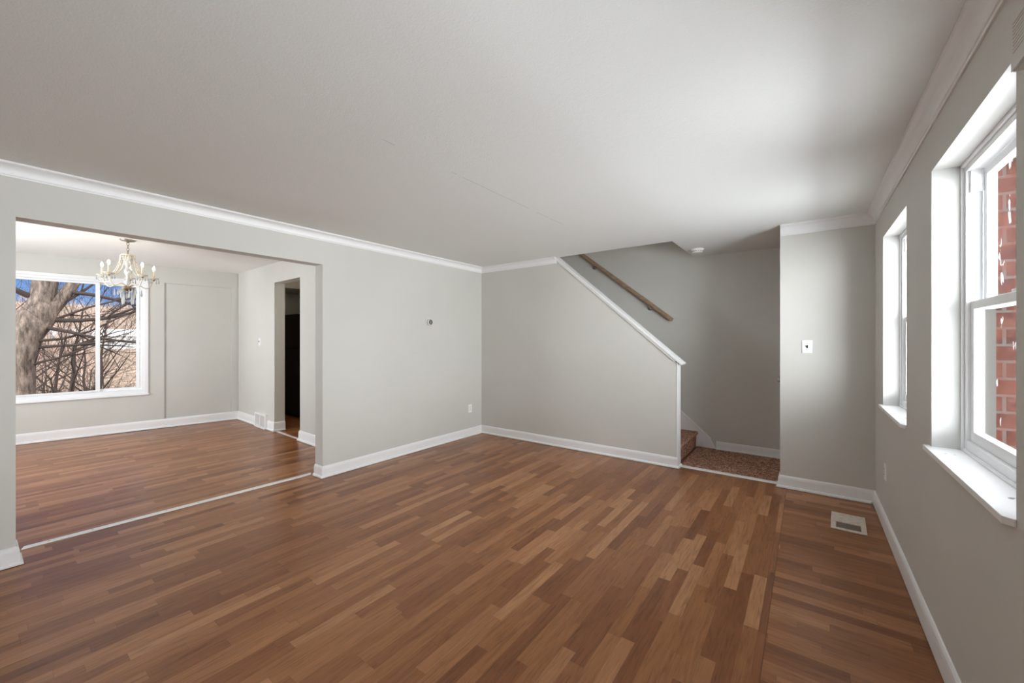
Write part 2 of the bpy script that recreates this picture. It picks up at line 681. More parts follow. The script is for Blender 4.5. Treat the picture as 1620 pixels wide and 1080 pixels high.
# dining room
LD = 4.0
far = MB()
u_c = 2.77 * KU
win = (-.66, 1.588 * KU, .575, 2.262)
pan = (1.803 * KU, 2.672 * KU, .11, 2.278)
far.gridwall(-1.4, u_c + .25, 0, 2.75, [win, pan], -.02, 0, MF)
far.gridwall(-1.4, u_c + .25, 0, 2.75, [win], -.22, -.02, MF)
struct(far, 'wall_dining_far', WALL, 'greige dining room wall with the wide slider window and a shallow recessed panel', 'wall')
dw = (1.543, 2.402, -1, 2.243)
struct(MB().gridwall(0.0, LD, 0, 2.75, [dw], -.147, 0, MD), 'wall_dining_right', WALL,
       'pale dining room wall with the kitchen doorway', 'wall')
struct(MB().gridwall(-8.8, XL2, 0, 2.75, [W6], 0, .20, MN), 'wall_dining_near', WALL, 'dining room wall with an added side window, out of sight', 'wall')
kit = MB()
kit.box(-8.3, -8.15, 2.9, 4.3, 0, 2.7)
kit.box(-8.3, XL2, 4.15, 4.3, 0, 2.7)
struct(kit, 'wall_kitchen', WALL, 'beige kitchen wall above the dark refrigerator', 'wall')
struct(MB().box(-8.15, -7.27, 2.93, 4.15, 2.285, ZD), 'trim_bulkhead', WALL, 'boxed bulkhead under the kitchen ceiling seen through the doorway', 'bulkhead')

# ------------------------------------------------------------------ baseboards and crown
BB = [(0, .004), (.016, .004), (.030, .004), (.030, .014), (.026, .022), (.016, .026), (.015, .088), (.012, .104), (.006, .114), (0, .116)]
BBN = [(0, .006), (.016, .006), (.016, .012), (.015, .088), (.012, .104), (.006, .114), (0, .116)]
pL = [(-1.134, YB2), (-1.134, YB), (XL, YB), (XL, 2.088), (XL2, 2.088)]
struct(MB().sweep(pL, BB, [0, 1]), 'baseboard_stair', TRIM, 'white baseboard along the stair wall', 'baseboard')
struct(MB().sweep(pL, BB, [2, 3]), 'baseboard_left', TRIM, 'white baseboard along the left wall from the opening to the corner', 'baseboard')
struct(MB().sweep([(XL2, .159), (XL, .159), (XL, YN)], BB), 'baseboard_near', TRIM, 'white baseboard on the near side of the dining opening', 'baseboard')
pR = [(XR, YN), (XR, YB), (-.208, YB), (-.208, YB2)]
struct(MB().sweep(pR, BBN, [0]), 'baseboard_right', TRIM, 'white baseboard under the windows', 'baseboard')
struct(MB().sweep(pR, BB, [1, 2]), 'baseboard_far', TRIM, 'white baseboard under the light switch wall', 'baseboard')
BD = [(d, h * 1.22) for d, h in BB]
pc = MF(u_c, 0, 0)[:2]
pD = [MD(1.543, -.147, 0)[:2], MD(1.543, 0, 0)[:2], MD(.0, 0, 0)[:2], MF(-1.3, 0, 0)[:2]]
struct(MB().sweep(pD, BD, [0, 1]), 'baseboard_dining_right', TRIM, 'white baseboard left of the kitchen doorway', 'baseboard')
struct(MB().sweep(pD, BD, [2]), 'baseboard_dining_far', TRIM, 'white baseboard under the dining window', 'baseboard')
struct(MB().sweep([MD(3.93, 0, 0)[:2], MD(2.402, 0, 0)[:2], MD(2.402, -.147, 0)[:2]], BD), 'baseboard_doorway', TRIM,
       'white baseboard between the kitchen doorway and the opening', 'baseboard')
BL = [(d, h * .88 + .012) for d, h in BB]
struct(MB().sweep([(-.175, YK), (-.92, YK)], BL), 'baseboard_landing', TRIM, 'white baseboard above the carpeted landing', 'baseboard')


def crown(h, d):
    pts = [(0, 0), (0, -h), (d * .12, -h), (d * .15, -h * .90), (d * .24, -h * .88), (d * .27, -h * .78)]
    for i in range(1, 7):
        a = i / 7 * PI / 2
        pts.append((d * (.27 + .55 * (1 - math.cos(a))), -h * (.78 - .58 * math.sin(a))))
    pts += [(d * .84, -h * .17), (d * .93, -h * .15), (d, -h * .05), (d, 0)]
    return pts


cL = crown(.078, .068)
pC = [(-2.62, YB), (XL, YB), (XL, YN)]
struct(MB().sweep(pC, cL, [0], ZC), 'trim_crown_stair', TRIM, 'short white crown moulding at the top of the stair wall', 'crown moulding')
struct(MB().sweep(pC, cL, [1], ZC), 'trim_crown_left', TRIM, 'long white crown moulding along the top of the left wall', 'crown moulding')
cR = crown(.098, .055)
pC2 = [(XR, YN), (XR, YB), (-.205, YB)]
struct(MB().sweep(pC2, cR, [0], ZC), 'trim_crown_right', TRIM, 'white crown moulding above the windows', 'crown moulding')
struct(MB().sweep(pC2, cR, [1], ZC), 'trim_crown_far', TRIM, 'white crown moulding above the light switch wall', 'crown moulding')

# half-wall cap and end board
s_ = Vector((1, -k)).normalized()
n_ = Vector((k, 1)).normalized()
a_ = Vector((-2.66, zl(-2.66)))
b_ = Vector((-1.067, zl(-1.067)))
cap = MB()
t_ = .024
cap.prism([tuple(a_ + Vector((0, -.012))), tuple(b_), tuple(b_ - n_ * t_), tuple(a_ - n_ * t_ - s_ * .0)], YB - .022, YB2 + .022, 'y')
a2 = a_ - n_ * t_
b2 = Vector((-1.124, zl(-1.124))) - n_ * t_
cap.prism([tuple(a2), tuple(b2), tuple(b2 - n_ * .022), tuple(a2 - n_ * .022)], YB - .012, YB, 'y')
struct(cap, 'trim_stair_cap', TRIM, 'white sloping cap board on top of the stair half wall', 'cap board', bevel=.003)
struct(MB().box(-1.134, -1.122, YB - .004, YB2 + .004, .10, zl(-1.122) - .036), 'trim_wall_end', TRIM,
       'white upright board on the end of the stair half wall', 'trim board', bevel=.002)


# ------------------------------------------------------------------ windows of the right wall
def hung_window(name, ys, label, zs=WZ):
    y0, y1 = ys
    zb = .892
    root = thing(name, label, 'window', (XR, (y0 + y1) / 2, zb), kind='structure')
    f = MB()
    xin, xout = .100, .187
    f.ring(y0, y1, zb, zs[1], .034, .034, .048, .040, xin, .150, MR)     # inner stop depth
    f.ring(y0, y1, zb, zs[1], .022, .022, .030, .028, .150, xout, MR)
    f.ring(y0 + .0, y1 - .0, zb, zs[1], .012, .012, .012, .016, xin - .010, xin, MR)
    f.build('window_frame', VINYL, root, bevel=.002)
    tr = MB().ring(y0 + .022, y1 - .022, zb + .03, 1.54, .010, .010, .004, .004, .151, .187, MR)
    tr.build('screen_track', VINYL_GREY, root)
    # upper sash sits further out
    u0, u1 = y0 + .030, y1 - .030
    up = MB().ring(u0, u1, 1.512, zs[1] - .034, .040, .040, .034, .040, .152, .182, MR)
    ub = up.build('upper_sash', VINYL, root, bevel=.003)
    MB().box(u0 + .036, u1 - .036, .164, .170, 1.54, zs[1] - .07, MR).build('pane', GLASS, ub)
    lo = MB().ring(u0, u1, zb + .048, 1.548, .042, .042, .046, .036, .114, .146, MR)
    lb = lo.build('lower_sash', VINYL, root, bevel=.003)
    MB().box(u0 + .038, u1 - .038, .127, .133, zb + .09, 1.516, MR).build('pane', GLASS, lb)
    MB().box((y0 + y1) / 2 - .03, (y0 + y1) / 2 + .03, .122, .148, 1.548, 1.560, MR).build('sash_lock', VINYL, lb, bevel=.002)
    # block at the head of each jamb liner
    for yy in (y0 + .034, y1 - .034):
        MB().box(min(yy, yy + .012 * (1 if yy < (y0 + y1) / 2 else -1)), max(yy, yy + .012 * (1 if yy < (y0 + y1) / 2 else -1)),
                 .112, .150, zs[1] - .135, zs[1] - .040, MR).build('jamb_block', VINYL, root)
    sb = MB()
    # stool with clipped near corner
    d = -.024
    sb.prism([(y0 - .004, 0.0), (y0 - .004, -.004), (y0 + .014, d), (y1 + .03, d), (y1 + .03, 0.0), (y1, 0.0), (y1, .11), (y0, .11), (y0, 0.0)],
             zs[0], zb, 'z', lambda a, b, c: (XR + b, a, c))
    sb.build('window_sill', SILL, root, bevel=.002)
    # painted drywall returns
    rv = MB()
    e = .0025
    rv.box(y0, y0 + e, .0, .1, zb, zs[1], MR)
    rv.box(y1 - e, y1, .0, .1, zb, zs[1], MR)
    rv.box(y0, y1, .0, .1, zs[1] - e, zs[1], MR)
    rv.build('window_return', JAMB, root)
    return root


hung_window('window_1', W1, 'white double-hung window with brick outside, nearest in the right wall')
hung_window('window_2', W2, 'narrow-looking white double-hung window beside the light switch wall')


hung_window('added_window_5', W3, 'wide white window added for light beside the camera, outside the picture')


# dining slider window
def slider_window():
    u0, u1, z0, z1 = win
    root = thing('window_3', 'wide white slider window of the dining room looking onto bare trees', 'window', MF((u0 + u1) / 2, 0, z0), kind='structure')
    c = MB()
    c.ring(u0 - .030, u1 + .030, z0 - .02, z1 + .032, .036, .036, .024, .040, 0, .018, MF)
    c.build('casing', TRIM, root, bevel=.003)
    f = MB()
    f.ring(u0, u1, z0, z1, .045, .045, .050, .045, -.13, -.012, MF)
    f.ring(u0 + .045, u1 - .045, z0 + .05, z1 - .045, .014, .014, .014, .014, -.13, -.055, MF)
    f.build('window_frame', VINYL, root, bevel=.002)
    sp = [(1.062 * KU, 1.522 * KU, -.085, -.060), (-.14, 1.104 * KU, -.050, -.022), (-.60, -.10, -.085, -.060)]
    for i, (a, b, n0, n1) in enumerate(sp):
        fx = i == 1
        s = MB().ring(a, b, z0 + .052, z1 - .047, .036, .046 if fx else .038, .024 if fx else .036, .028, n0, n1, MF)
        so_ = s.build('sliding_sash', VINYL, root, bevel=.002)
        MB().box(a + .03, b - .03, (n0 + n1) / 2 - .003, (n0 + n1) / 2 + .003, z0 + .07, z1 - .07, MF).build('pane', GLASS, so_)
    s = MB().box(u0 - .036, u1 + .036, -.012, .034, z0 - .036, z0 - .012, MF)
    s.build('window_sill', TRIM, root, bevel=.004)


slider_window()


def picture_window(name, wd, label):
    u0, u1, z0, z1 = wd
    root = thing(name, label, 'window', ((u0 + u1) / 2, YN, z0), kind='structure')
    MB().ring(u0, u1, z0, z1, .05, .05, .05, .05, .10, .19, MN).build('window_frame', VINYL, root, bevel=.003)
    MB().box((u0 + u1) / 2 - .03, (u0 + u1) / 2 + .03, .12, .17, z0 + .05, z1 - .05, MN).build('mullion', VINYL, root)
    MB().box(u0 + .04, u1 - .04, .142, .148, z0 + .04, z1 - .04, MN).build('pane', GLASS, root)
    MB().box(u0 - .03, u1 + .03, -.04, .10, z0 - .025, z0 + .002, MN).build('window_sill', SILL, root, bevel=.003)


picture_window('added_window_4', W6, 'side window added to light the dining room, out of sight behind the opening wall')

# ------------------------------------------------------------------ stairs and landing
st = thing('staircase', 'staircase in rust-brown carpet climbing left behind the half wall', 'stairs', (-1.156, 5.0, 0))
RISE, RUN = .198, .232
for i in range(13):
    x1 = -1.150 - i * RUN
    x0 = x1 - RUN - .02
    z1 = (i + 1) * RISE + .012
    z0 = max(0.012, z1 - RISE - .03)
    nose = []
    for j in range(7):
        a = PI / 2 - j * PI / 6
        nose.append((x1 + .006 + .020 * math.cos(a), z1 - .020 + .020 * math.sin(a)))
    poly = [(x0, z0), (x0, z1)] + nose + [(x1, z1 - .05), (x1 - .004, z0 + .0)]
    if i < 4:
        MB().prism(poly, YB2 + .004, YK - .016, 'y').build('step', CARPET, st)
    else:
        MB().prism(poly, YB2 + .004, YK - .016, 'y').build('step', CARPET, st)
sk = MB().prism([(-.925, .02), (-.985, .135), (-1.344, .452), (-4.25, .452 + 2.906 * .862), (-4.25, .1 + 2.906 * .862), (-1.2, .02)], YK - .014, YK - .001, 'y')
sk.build('skirt_board', TRIM, st)
cp = MB().prism([(-.980, .135), (-.985, .145), (-1.344, .462), (-4.25, .462 + 2.906 * .862), (-4.25, .450 + 2.906 * .862), (-1.344, .450)], YK - .020, YK - .001, 'y')
cp.build('skirt_cap', TRIM, st)
tag(MB().box(-1.134, -.176, 4.60, YK, .0, .014).build('landing_carpet', CARPET, bevel=.006), 'rust-brown speckled carpet on the landing at the foot of the stairs', 'carpet')
sp_ = MB().prism([(4.578, .001), (4.590, .010), (4.606, .015), (4.618, .015), (4.622, .001)], -1.118, -.21, 'x')
tag(sp_.build('carpet_edge_strip', ALU), 'pale metal strip where the landing carpet meets the laminate', 'threshold strip')

# handrail
hr = thing('handrail', 'slim brown wooden handrail sloping down the stairwell back wall', 'handrail', (-1.43, YK, 1.64))
ra, rb = Vector((-1.432, YK - .06, 1.645)), Vector((-2.98, YK - .06, 2.860))
dr = (rb - ra).normalized()
nr = Vector((-dr.z, 0, dr.x))
prof = [(-.019, -.024), (.019, -.024), (.022, -.006), (.019, .016), (.010, .024), (-.010, .024), (-.019, .016), (-.022, -.006)]
rl = MB()
V = []
for q in (ra, rb):
    V += [q + Vector((0, a, 0)) + nr * (b if nr.z > 0 else -b) for a, b in prof]
n8 = len(prof)
rl.add(V, [tuple(range(n8)), tuple(range(2 * n8 - 1, n8 - 1, -1))] + [(i, (i + 1) % n8, n8 + (i + 1) % n8, n8 + i) for i in range(n8)])
rl.build('rail', OAK, hr)
for t in (.20, .87 * .84, 1.0):
    c = ra + (rb - ra) * t
    b = MB()
    rot = lambda x, y, z, c=c: (c.x + x, YK - z, c.z - .070 + y)
    b.lathe([(.032, 0), (.032, .006), (.024, .012), (.012, .016), (.0, .016)], 20, rot)
    b.tube([(c.x, YK - .012, c.z - .070), (c.x, YK - .045, c.z - .072), (c.x, YK - .058, c.z - .052), (c.x, YK - .060, c.z - .026)], .007, 10)
    b.build('bracket', STEEL, hr, smooth=True)

# landing door with the knob that shows past the wall edge
do = thing('door_1', 'door at the right of the stair landing, only its knob showing past the wall edge', 'door', (-.17, 5.1, 0), kind='structure')
MB().box(-.167, -.127, YB2 + .064, YB2 + .856, .016, 2.026).build('door_leaf', TRIM, do, bevel=.003)
kn = MB()
rot = lambda x, y, z: (-.167 - z, 4.96 + x, .972 + y)
kn.lathe([(.032, 0), (.032, .006), (.012, .012), (.011, .040), (.020, .048), (.028, .062), (.028, .074), (.020, .086), (0, .090)], 24, rot)
kn.build('door_knob', STEEL, do, smooth=True)

# ------------------------------------------------------------------ strips
q = [(-4.194, .205), (-4.146, .190), (-4.081, 2.060), (-4.132, 2.085)]
st_ = MB().prism(q, .0005, .009)
ts = tag(st_.build('threshold_strip', ALU, bevel=.003), 'long white metal strip across the floor of the dining opening', 'threshold strip')
for i in range(9):
    sc = MB()
    t = .06 + i * .11
    x = -4.170 + (.065) * t
    y = .2 + 1.87 * t
    sc.lathe([(.005, .009), (.005, .0103), (0, .0108)], 10, lambda a, b, c, x=x, y=y: (x + a, y + b, c))
    sc.build('screw', STEEL, ts)
tag(MB().box(1.575, 2.37, -.045, -.005, .0005, .008, MD).build('doorway_strip', ALU, bevel=.003), 'short metal strip across the kitchen doorway floor', 'threshold strip')


# ------------------------------------------------------------------ plates and small fittings
def plate(name, label, cat, M, w, h, kind):
    o = thing(name, label, cat, M(0, 0, 0))
    p = MB()
    p.prism([(-w / 2, 0), (w / 2, 0), (w / 2 - .004, .006), (-w / 2 + .004, .006)], -h / 2, h / 2, 'z', lambda a, b, c: M(a, b, c))
    p.build('cover_plate', PLATE, o, bevel=.0015)
    if kind == 'switch':
        MB().box(-.006, .006, .006, .0075, -.013, .013, M).build('toggle_slot', DARK, o)
        MB().prism([(.006, -.004), (.022, .004), (.022, .012), (.006, .009)], -.0048, .0048, 'z', lambda a, b, c: M(c, a, b)).build('toggle', TOGGLE, o)
        for s in (-.030, .030):
            MB().lathe([(.0035, .006), (.0035, .0072), (0, .0076)], 10, lambda a, b, c, s=s: M(a, c, b + s)).build('screw', STEEL, o)
    else:
        for s in (-.020, .020):
            r = MB().lathe([(.0165, .005), (.0165, .0085), (0, .0085)], 18, lambda a, b, c, s=s: M(a, c, b + s)).build('receptacle', PLATE, o)
            MB().box(-.0075, -.0050, .0086, .0092, s - .002, s + .007, M).build('slot', DARK, r)
            MB().box(.0050, .0075, .0086, .0092, s - .002, s + .007, M).build('slot', DARK, r)
        MB().lathe([(.003, .006), (.003, .0072), (0, .0076)], 10, lambda a, b, c: M(a, c, b)).build('screw', STEEL, o)
    return o


plate('light_switch', 'white toggle switch plate on the short wall between stairs and windows', 'light switch',
      lambda u, n, z: (-.004 + u, YB - n, 1.320 + z), .080, .118, 'switch')
plate('light_switch', 'white switch plate on the dining room wall left of the kitchen doorway', 'light switch',
      lambda u, n, z: MD(.965 + u, n, 1.352 + z), .072, .118, 'switch')
plate('wall_outlet', 'white outlet low on the left wall near the stair wall corner', 'outlet',
      lambda u, n, z: (XL + n, 4.262 - u, .395 + z), .074, .118, 'outlet')
plate('wall_outlet', 'white outlet low on the window wall between switch wall and window', 'outlet',
      lambda u, n, z: (XR - n, 3.955 + u, .420 + z), .074, .118, 'outlet')

# thermostat
MT = lambda a, b, c: (XL + c, 3.480 - a, 1.606 + b)
th = thing('thermostat', 'small round thermostat alone on the left wall', 'thermostat', (XL, 3.480, 1.606))
MB().lathe([(.053, 0), (.053, .010), (.050, .013), (.043, .014), (0, .014)], 40, MT).build('wall_ring', PLATE, th)
MB().lathe([(.044, .014), (.047, .017), (.047, .034), (.043, .041), (.036, .043), (.032, .0415), (0, .0415)], 40, MT).build('dial_ring', material('beige_plastic', (.62, .61, .58), .35), th)
MB().lathe([(.031, .0415), (.031, .0435), (.027, .0445), (0, .0450)], 32, MT).build('dial_face', material('bronze_dial', (.16, .15, .13), .3, metal=.5), th)
MB().box(-.004, .004, -.018, .018, .0450, .0462, MT).build('pointer', STEEL, th)

# door chime box over the near window
ch = thing('chime_box', 'white slatted chime box high on the window wall, cut off by the frame', 'door chime', (XR, 1.45, 2.05))
cy0, cy1, cz0, cz1, cx = 1.33, 1.548, 2.047, 2.176, XR - .050
MB().box(cx + .006, XR, cy0, cy1, cz0, cz1).build('housing', WALL, ch, bevel=.003)
g = MB().box(cx + .002, cx + .006, cy0 + .002, cy1 - .002, cz0 + .002, cz1 - .002)
for i in range(9):
    z = cz1 - .014 - i * .009
    g.prism([(cx + .0005, z - .002), (cx + .0025, z - .0035), (cx + .0025, z + .002)], cy0 + .008, cy1 - .016, 'y')
g.build('slatted_cover', WALL, ch)

# smoke detector
MS = lambda a, b, c: (-1.045 + a, 5.08 + b, ZC - c)
sm = thing('smoke_detector', 'round white smoke detector on the ceiling by the stair opening', 'smoke detector', (-1.045, 5.08, ZC))
MB().lathe([(.070, 0), (.070, .010), (.064, .014), (.066, .018), (.064, .034), (.052, .044), (0, .047)], 40, MS).build('detector_body', PLATE, sm)
sl_ = MB()
for i in range(16):
    a = 2 * PI * i / 16
    ca, sa = math.cos(a), math.sin(a)
    sl_.box(-.006, .006, .0585, .0662, .028, .034, lambda x, y, z, ca=ca, sa=sa: MS(x * ca - y * sa, x * sa + y * ca, z))
sl_.build('vent_slots', DARK, sm)

# floor register (two slatted halves, one shut by a plate)
fr = thing('floor_register', 'worn almond floor register in the laminate near the windows', 'floor register', (.245, 3.93, 0))
e1 = Vector((.205, 0)); o0 = Vector((.136, 3.750))


def MG(a, b, c):
    # a 0..1 across (x), b 0..1 along (y)
    x = .136 + .203 * a + .017 * b
    y = 3.750 + (-.004) * a + .358 * b
    return (x, y, c)


fp = MB().gridwall(0, 1, 0, 1, [(.15, .85, .10, .44)], .0, .007, lambda u, n, z: MG(u, z, n))
fp.build('register_plate', REGISTER, fr, bevel=.002)
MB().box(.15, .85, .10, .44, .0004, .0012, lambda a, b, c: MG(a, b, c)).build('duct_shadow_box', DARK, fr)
for i in range(5):
    b0 = .135 + i * .064
    MB().prism([(b0, .0015), (b0 + .006, .0062), (b0 + .016, .0062), (b0 + .010, .0015)], .15, .85, 'z',
               lambda a, b, c: MG(c, a, b)).build('louver', LOUVER, fr)

# dining wall register
wr = thing('wall_register', 'white wall register at the foot of the dining wall by the doorway', 'wall register', MD(1.08, 0, .1))
r0, r1 = .875, 1.305
wp = MB()
wp.prism([(r0, .0), (r0, .046), (r0 + .012, .056), (r1 - .012, .056), (r1, .046), (r1, .0)], .004, .030, 'z', MD)
wp.prism([(r0, .0), (r0, .036), (r0 + .012, .046), (r1 - .012, .046), (r1, .036), (r1, .0)], .205, .228, 'z', MD)
wp.box(r0, r0 + .03, 0, .044, .030, .205, MD)
wp.box(r1 - .03, r1, 0, .044, .030, .205, MD)
wp.box((r0 + r1) / 2 - .012, (r0 + r1) / 2 + .012, 0, .044, .030, .205, MD)
wp.build('register_frame', PLATE, wr, bevel=.002)
MB().box(r0 + .03, r1 - .03, .002, .022, .03, .205, MD).build('register_back', material('light_grey_metal', (.55, .55, .55), .5), wr)
for i in range(22):
    u = r0 + .038 + i * .0166
    if abs(u - (r0 + r1) / 2) > .016:
        MB().box(u, u + .006, .022, .040, .034, .202, MD).build('louver', PLATE, wr)

# ------------------------------------------------------------------ kitchen refrigerator beyond the doorway
rf = thing('refrigerator', 'tall dark refrigerator standing in the kitchen beyond the doorway', 'refrigerator', (-7.35, 3.8, 0))
MB().box(-8.05, -6.98, 3.47, 4.12, .03, 1.845).build('cabinet', FRIDGE, rf, bevel=.006)
MB().box(-8.045, -6.985, 3.42, 3.468, .06, 1.22).build('door', FRIDGE, rf, bevel=.008)
MB().box(-8.045, -6.985, 3.42, 3.468, 1.235, 1.84).build('freezer_door', FRIDGE, rf, bevel=.008)
MB().box(-8.03, -7.0, 3.46, 4.1, .0, .03).build('toe_kick', DARK, rf)

kl = thing('added_ceiling_light', 'round ceiling light added to brighten the kitchen, out of sight behind the doorway wall', 'ceiling light', (-5.4, 3.55, ZD))  # unseen lamp added to brighten the kitchen
MB().lathe([(.15, ZD), (.15, ZD - .03), (.14, ZD - .035), (0, ZD - .035)], 32, lambda a, b, c: (-5.4 + a, 3.55 + b, c)).build('base', PLATE, kl)
MB().lathe([(.14, ZD - .036), (.13, ZD - .07), (.08, ZD - .095), (0, ZD - .10)], 32, lambda a, b, c: (-5.4 + a, 3.55 + b, c)).build(
    'diffuser', material('lit_diffuser', (1, .95, .85), .4, **{'Emission Color': (1, .88, .70), 'Emission Strength': 26.0}), kl, smooth=True)
hl = thing('added_ceiling_light', 'round ceiling light added as fill at the top of the stairs, above the picture', 'ceiling light', (-3.3, 5.05, 5.0))  # unseen lamp added as soft fill for the stairwell
MB().lathe([(.15, 5.0), (.15, 4.97), (.14, 4.965), (0, 4.965)], 32, lambda a, b, c: (-3.3 + a, 5.05 + b, c)).build('base', PLATE, hl)
MB().lathe([(.14, 4.964), (.13, 4.93), (.08, 4.905), (0, 4.90)], 32, lambda a, b, c: (-3.3 + a, 5.05 + b, c)).build('diffuser', bpy.data.materials['lit_diffuser'], hl, smooth=True)
struct(MB().box(-9.0, XL2, 4.3, 4.6, ZD, ZD + .2), 'ceiling_kitchen', CEIL_D, 'edge of the kitchen ceiling', 'ceiling')

# ------------------------------------------------------------------ chandelier
CX, CY = -6.34, 1.075
chd = thing('chandelier', 'lit crystal chandelier with five candle arms hanging in the dining room', 'chandelier', (CX, CY, ZD))
vd = Vector((CX, CY, 0)).normalized()
rt = Vector((-vd.y, vd.x, 0)) * -1
if rt.y < 0:
    rt = -rt
LC = lambda a, b, c: (CX + a, CY + b, c)
MB().lathe([(.070, ZD), (.070, ZD - .006), (.058, ZD - .016), (.018, ZD - .022), (.012, ZD - .034), (0, ZD - .036)], 32, LC).build('ceiling_canopy', STEEL, chd, smooth=True)
chn = MB()
z = ZD - .030
for i in range(5):
    ring = []
    for j in range(13):
        a = 2 * PI * j / 12
        dx, dz = .010 * math.cos(a), .020 * math.sin(a)
        ring.append((CX + (dx if i % 2 else 0), CY + (0 if i % 2 else dx), z - .02 + dz))
    chn.tube(ring, .0030, 6, False)
    z -= .031
chn.build('chain', BRASS, chd, smooth=True)
ztop = z - .004
MB().lathe([(.004, ztop + .012), (.012, ztop), (.058, 2.372), (.062, 2.364), (.056, 2.356), (.020, 2.352), (0, 2.352)], 28, LC).build('crown_dish', PEARL, chd, smooth=True)
MB().lathe([(.012, 2.352), (.016, 2.335), (.036, 2.305), (.040, 2.275), (.022, 2.240), (.014, 2.22), (.032, 2.19), (.036, 2.165), (.016, 2.12), (.014, 2.08), (.030, 2.05), (.024, 2.01), (.010, 1.99)], 20, LC).build('glass_column', CRYSTAL, chd, smooth=True)
MB().lathe([(.010, 2.0), (.030, 1.995), (.058, 1.985), (.060, 1.975), (.040, 1.958), (.014, 1.944), (.016, 1.934), (.006, 1.922), (0, 1.918)], 28, LC).build('bottom_bowl', BRASS, chd, smooth=True)


def drop(parent, p, ln=.055, r=.009, name='crystal_drop'):
    d = MB()
    M = lambda a, b, c: (p[0] + a, p[1] + b, p[2] + c)
    d.lathe([(0, 0), (.0035, -.004), (.0035, -.008), (0, -.012)], 6, M)
    d.lathe([(0, -.012), (r * .45, -.016), (r * .55, -.012 - ln * .35), (r, -.012 - ln * .72), (r * .6, -.012 - ln * .92), (0, -.012 - ln)], 6, M)
    return d.build(name, CRYSTAL, parent)


RA = .232
for kx in range(5):
    ang = math.radians(103 + 72 * kx)
    dv = rt * math.sin(ang) + vd * (-math.cos(ang))
    def AP(r, z, side=0.0):
        q = Vector((CX, CY, 0)) + dv * r + Vector((-dv.y, dv.x, 0)) * side
        return (q.x, q.y, z)
    pts = []
    for j in range(17):
        t = j / 16
        r = .02 + (RA - .02) * (t ** .9)
        zz = 2.00 + .045 * math.sin(t * PI * .9) * (1 - t) * 2 - .060 * math.sin(t * PI) * t * 1.6 + .105 * t ** 4
        pts.append(AP(r, zz))
    arm = MB().tube(pts, [.007 - .002 * (j / 16) for j in range(17)], 8).build('arm', PEARL, chd, smooth=True)
    ML_ = lambda a, b, c, dv=dv: (CX + dv.x * RA + a, CY + dv.y * RA + b, c)
    MB().lathe([(.006, 2.098), (.020, 2.106), (.046, 2.122), (.048, 2.126), (.020, 2.114), (.010, 2.116), (0, 2.116)], 20, ML_).build('drip_pan', PEARL, arm, smooth=True)
    MB().lathe([(.007, 2.09), (.013, 2.10), (.013, 2.130), (.0, 2.130)], 14, ML_).build('candle_cup', BRASS, arm, smooth=True)
    MB().lathe([(.0095, 2.128), (.0095, 2.214), (0, 2.216)], 14, ML_).build('candle_sleeve', CREAM, arm, smooth=True)
    MB().lathe([(.006, 2.214), (.010, 2.224), (.0125, 2.236), (.010, 2.250), (.004, 2.264), (0, 2.268)], 14, ML_).build('bulb', BULB, arm, smooth=True)
    for m in range(6):
        a = 2 * PI * m / 6 + .3
        drop(arm, ML_(.045 * math.cos(a), .045 * math.sin(a), 2.121), .052)
    drop(arm, AP(.12, 1.975), .075, .011)
    drop(arm, AP(.07, 1.99), .060, .010)
    # bead strings from the crown dish to the arm
    for sd in (-1, 1):
        b = MB()
        n = 20
        for j in range(n + 1):
            t = j / n
            r = .056 + (.21 - .056) * t ** 1.7
            zz = 2.350 - .245 * math.sin(t * PI / 2) ** 1.15 + .012 * t ** 6
            p = AP(r, zz, sd * .016 * (1 - t) + sd * .012)
            b.lathe([(0, -.0075), (.0066, -.004), (.0066, .004), (0, .0075)], 7, lambda x, y, c, p=p: (p[0] + x, p[1] + y, p[2] + c))
        b.build('bead_string', PEARL, chd, smooth=True)
for m in range(8):
    a = 2 * PI * m / 8
    drop(chd, LC(.056 * math.cos(a), .056 * math.sin(a), 1.974), .175 if m % 2 else .105, .012)
    drop(chd, LC(.058 * math.cos(a), .058 * math.sin(a), 2.358), .050, .010)

# ------------------------------------------------------------------ outdoors
def gz(x, y):
    if x > -9.5:
        return -1.0
    t = -9.5 - x
    z = -1.0 - 1.1 * min(1, t / 4.0)
    z -= max(0, t - 4) * .10 if t < 16 else 1.2
    if t > 16:
        z += (t - 16) * .072
    if t > 72:
        z += (t - 72) * .06
    return z + .5 * mnoise.noise((x * .2, y * .2, 0)) + .12 * mnoise.noise((x * .9, y * .9, 2))


gm_ = MB()
xs = [2.6, 1.5, 0, -5, -9.4] + [-9.6 - i * .8 for i in range(40)] + [-43 - i * 4 for i in range(30)]
ysg = [-3.2] + [-2.4 + i * .9 for i in range(31)] + [27 + i * 4 for i in range(14)]
V = [(x, y, gz(x, y)) for x in xs for y in ysg]
ny = len(ysg)
F = [(i * ny + j, i * ny + j + 1, (i + 1) * ny + j + 1, (i + 1) * ny + j) for i in range(len(xs) - 1) for j in range(ny - 1)]
gm_.add(V, F)


def f_ground(nt, p):
    P = nt.pos()
    x, y, z = nt.xyz(P)
    n = nt.noise(P, 1.6, 6.0, .7)
    n2 = nt.noise(P, 7.0, 4.0, .7)
    kk = nt.m('ADD', nt.m('MULTIPLY', n, .55), nt.m('MULTIPLY', n2, .45))
    wild = nt.ramp(kk, [(.36, (.05, .038, .031)), (.46, (.15, .11, .082)), (.53, (.30, .215, .155)), (.60, (.46, .31, .20)), (.68, (.58, .50, .42))])
    nt.put(p.inputs['Base Color'], nt.mix(nt.m('GREATER_THAN', x, -6.0), wild, (.55, .54, .51)))


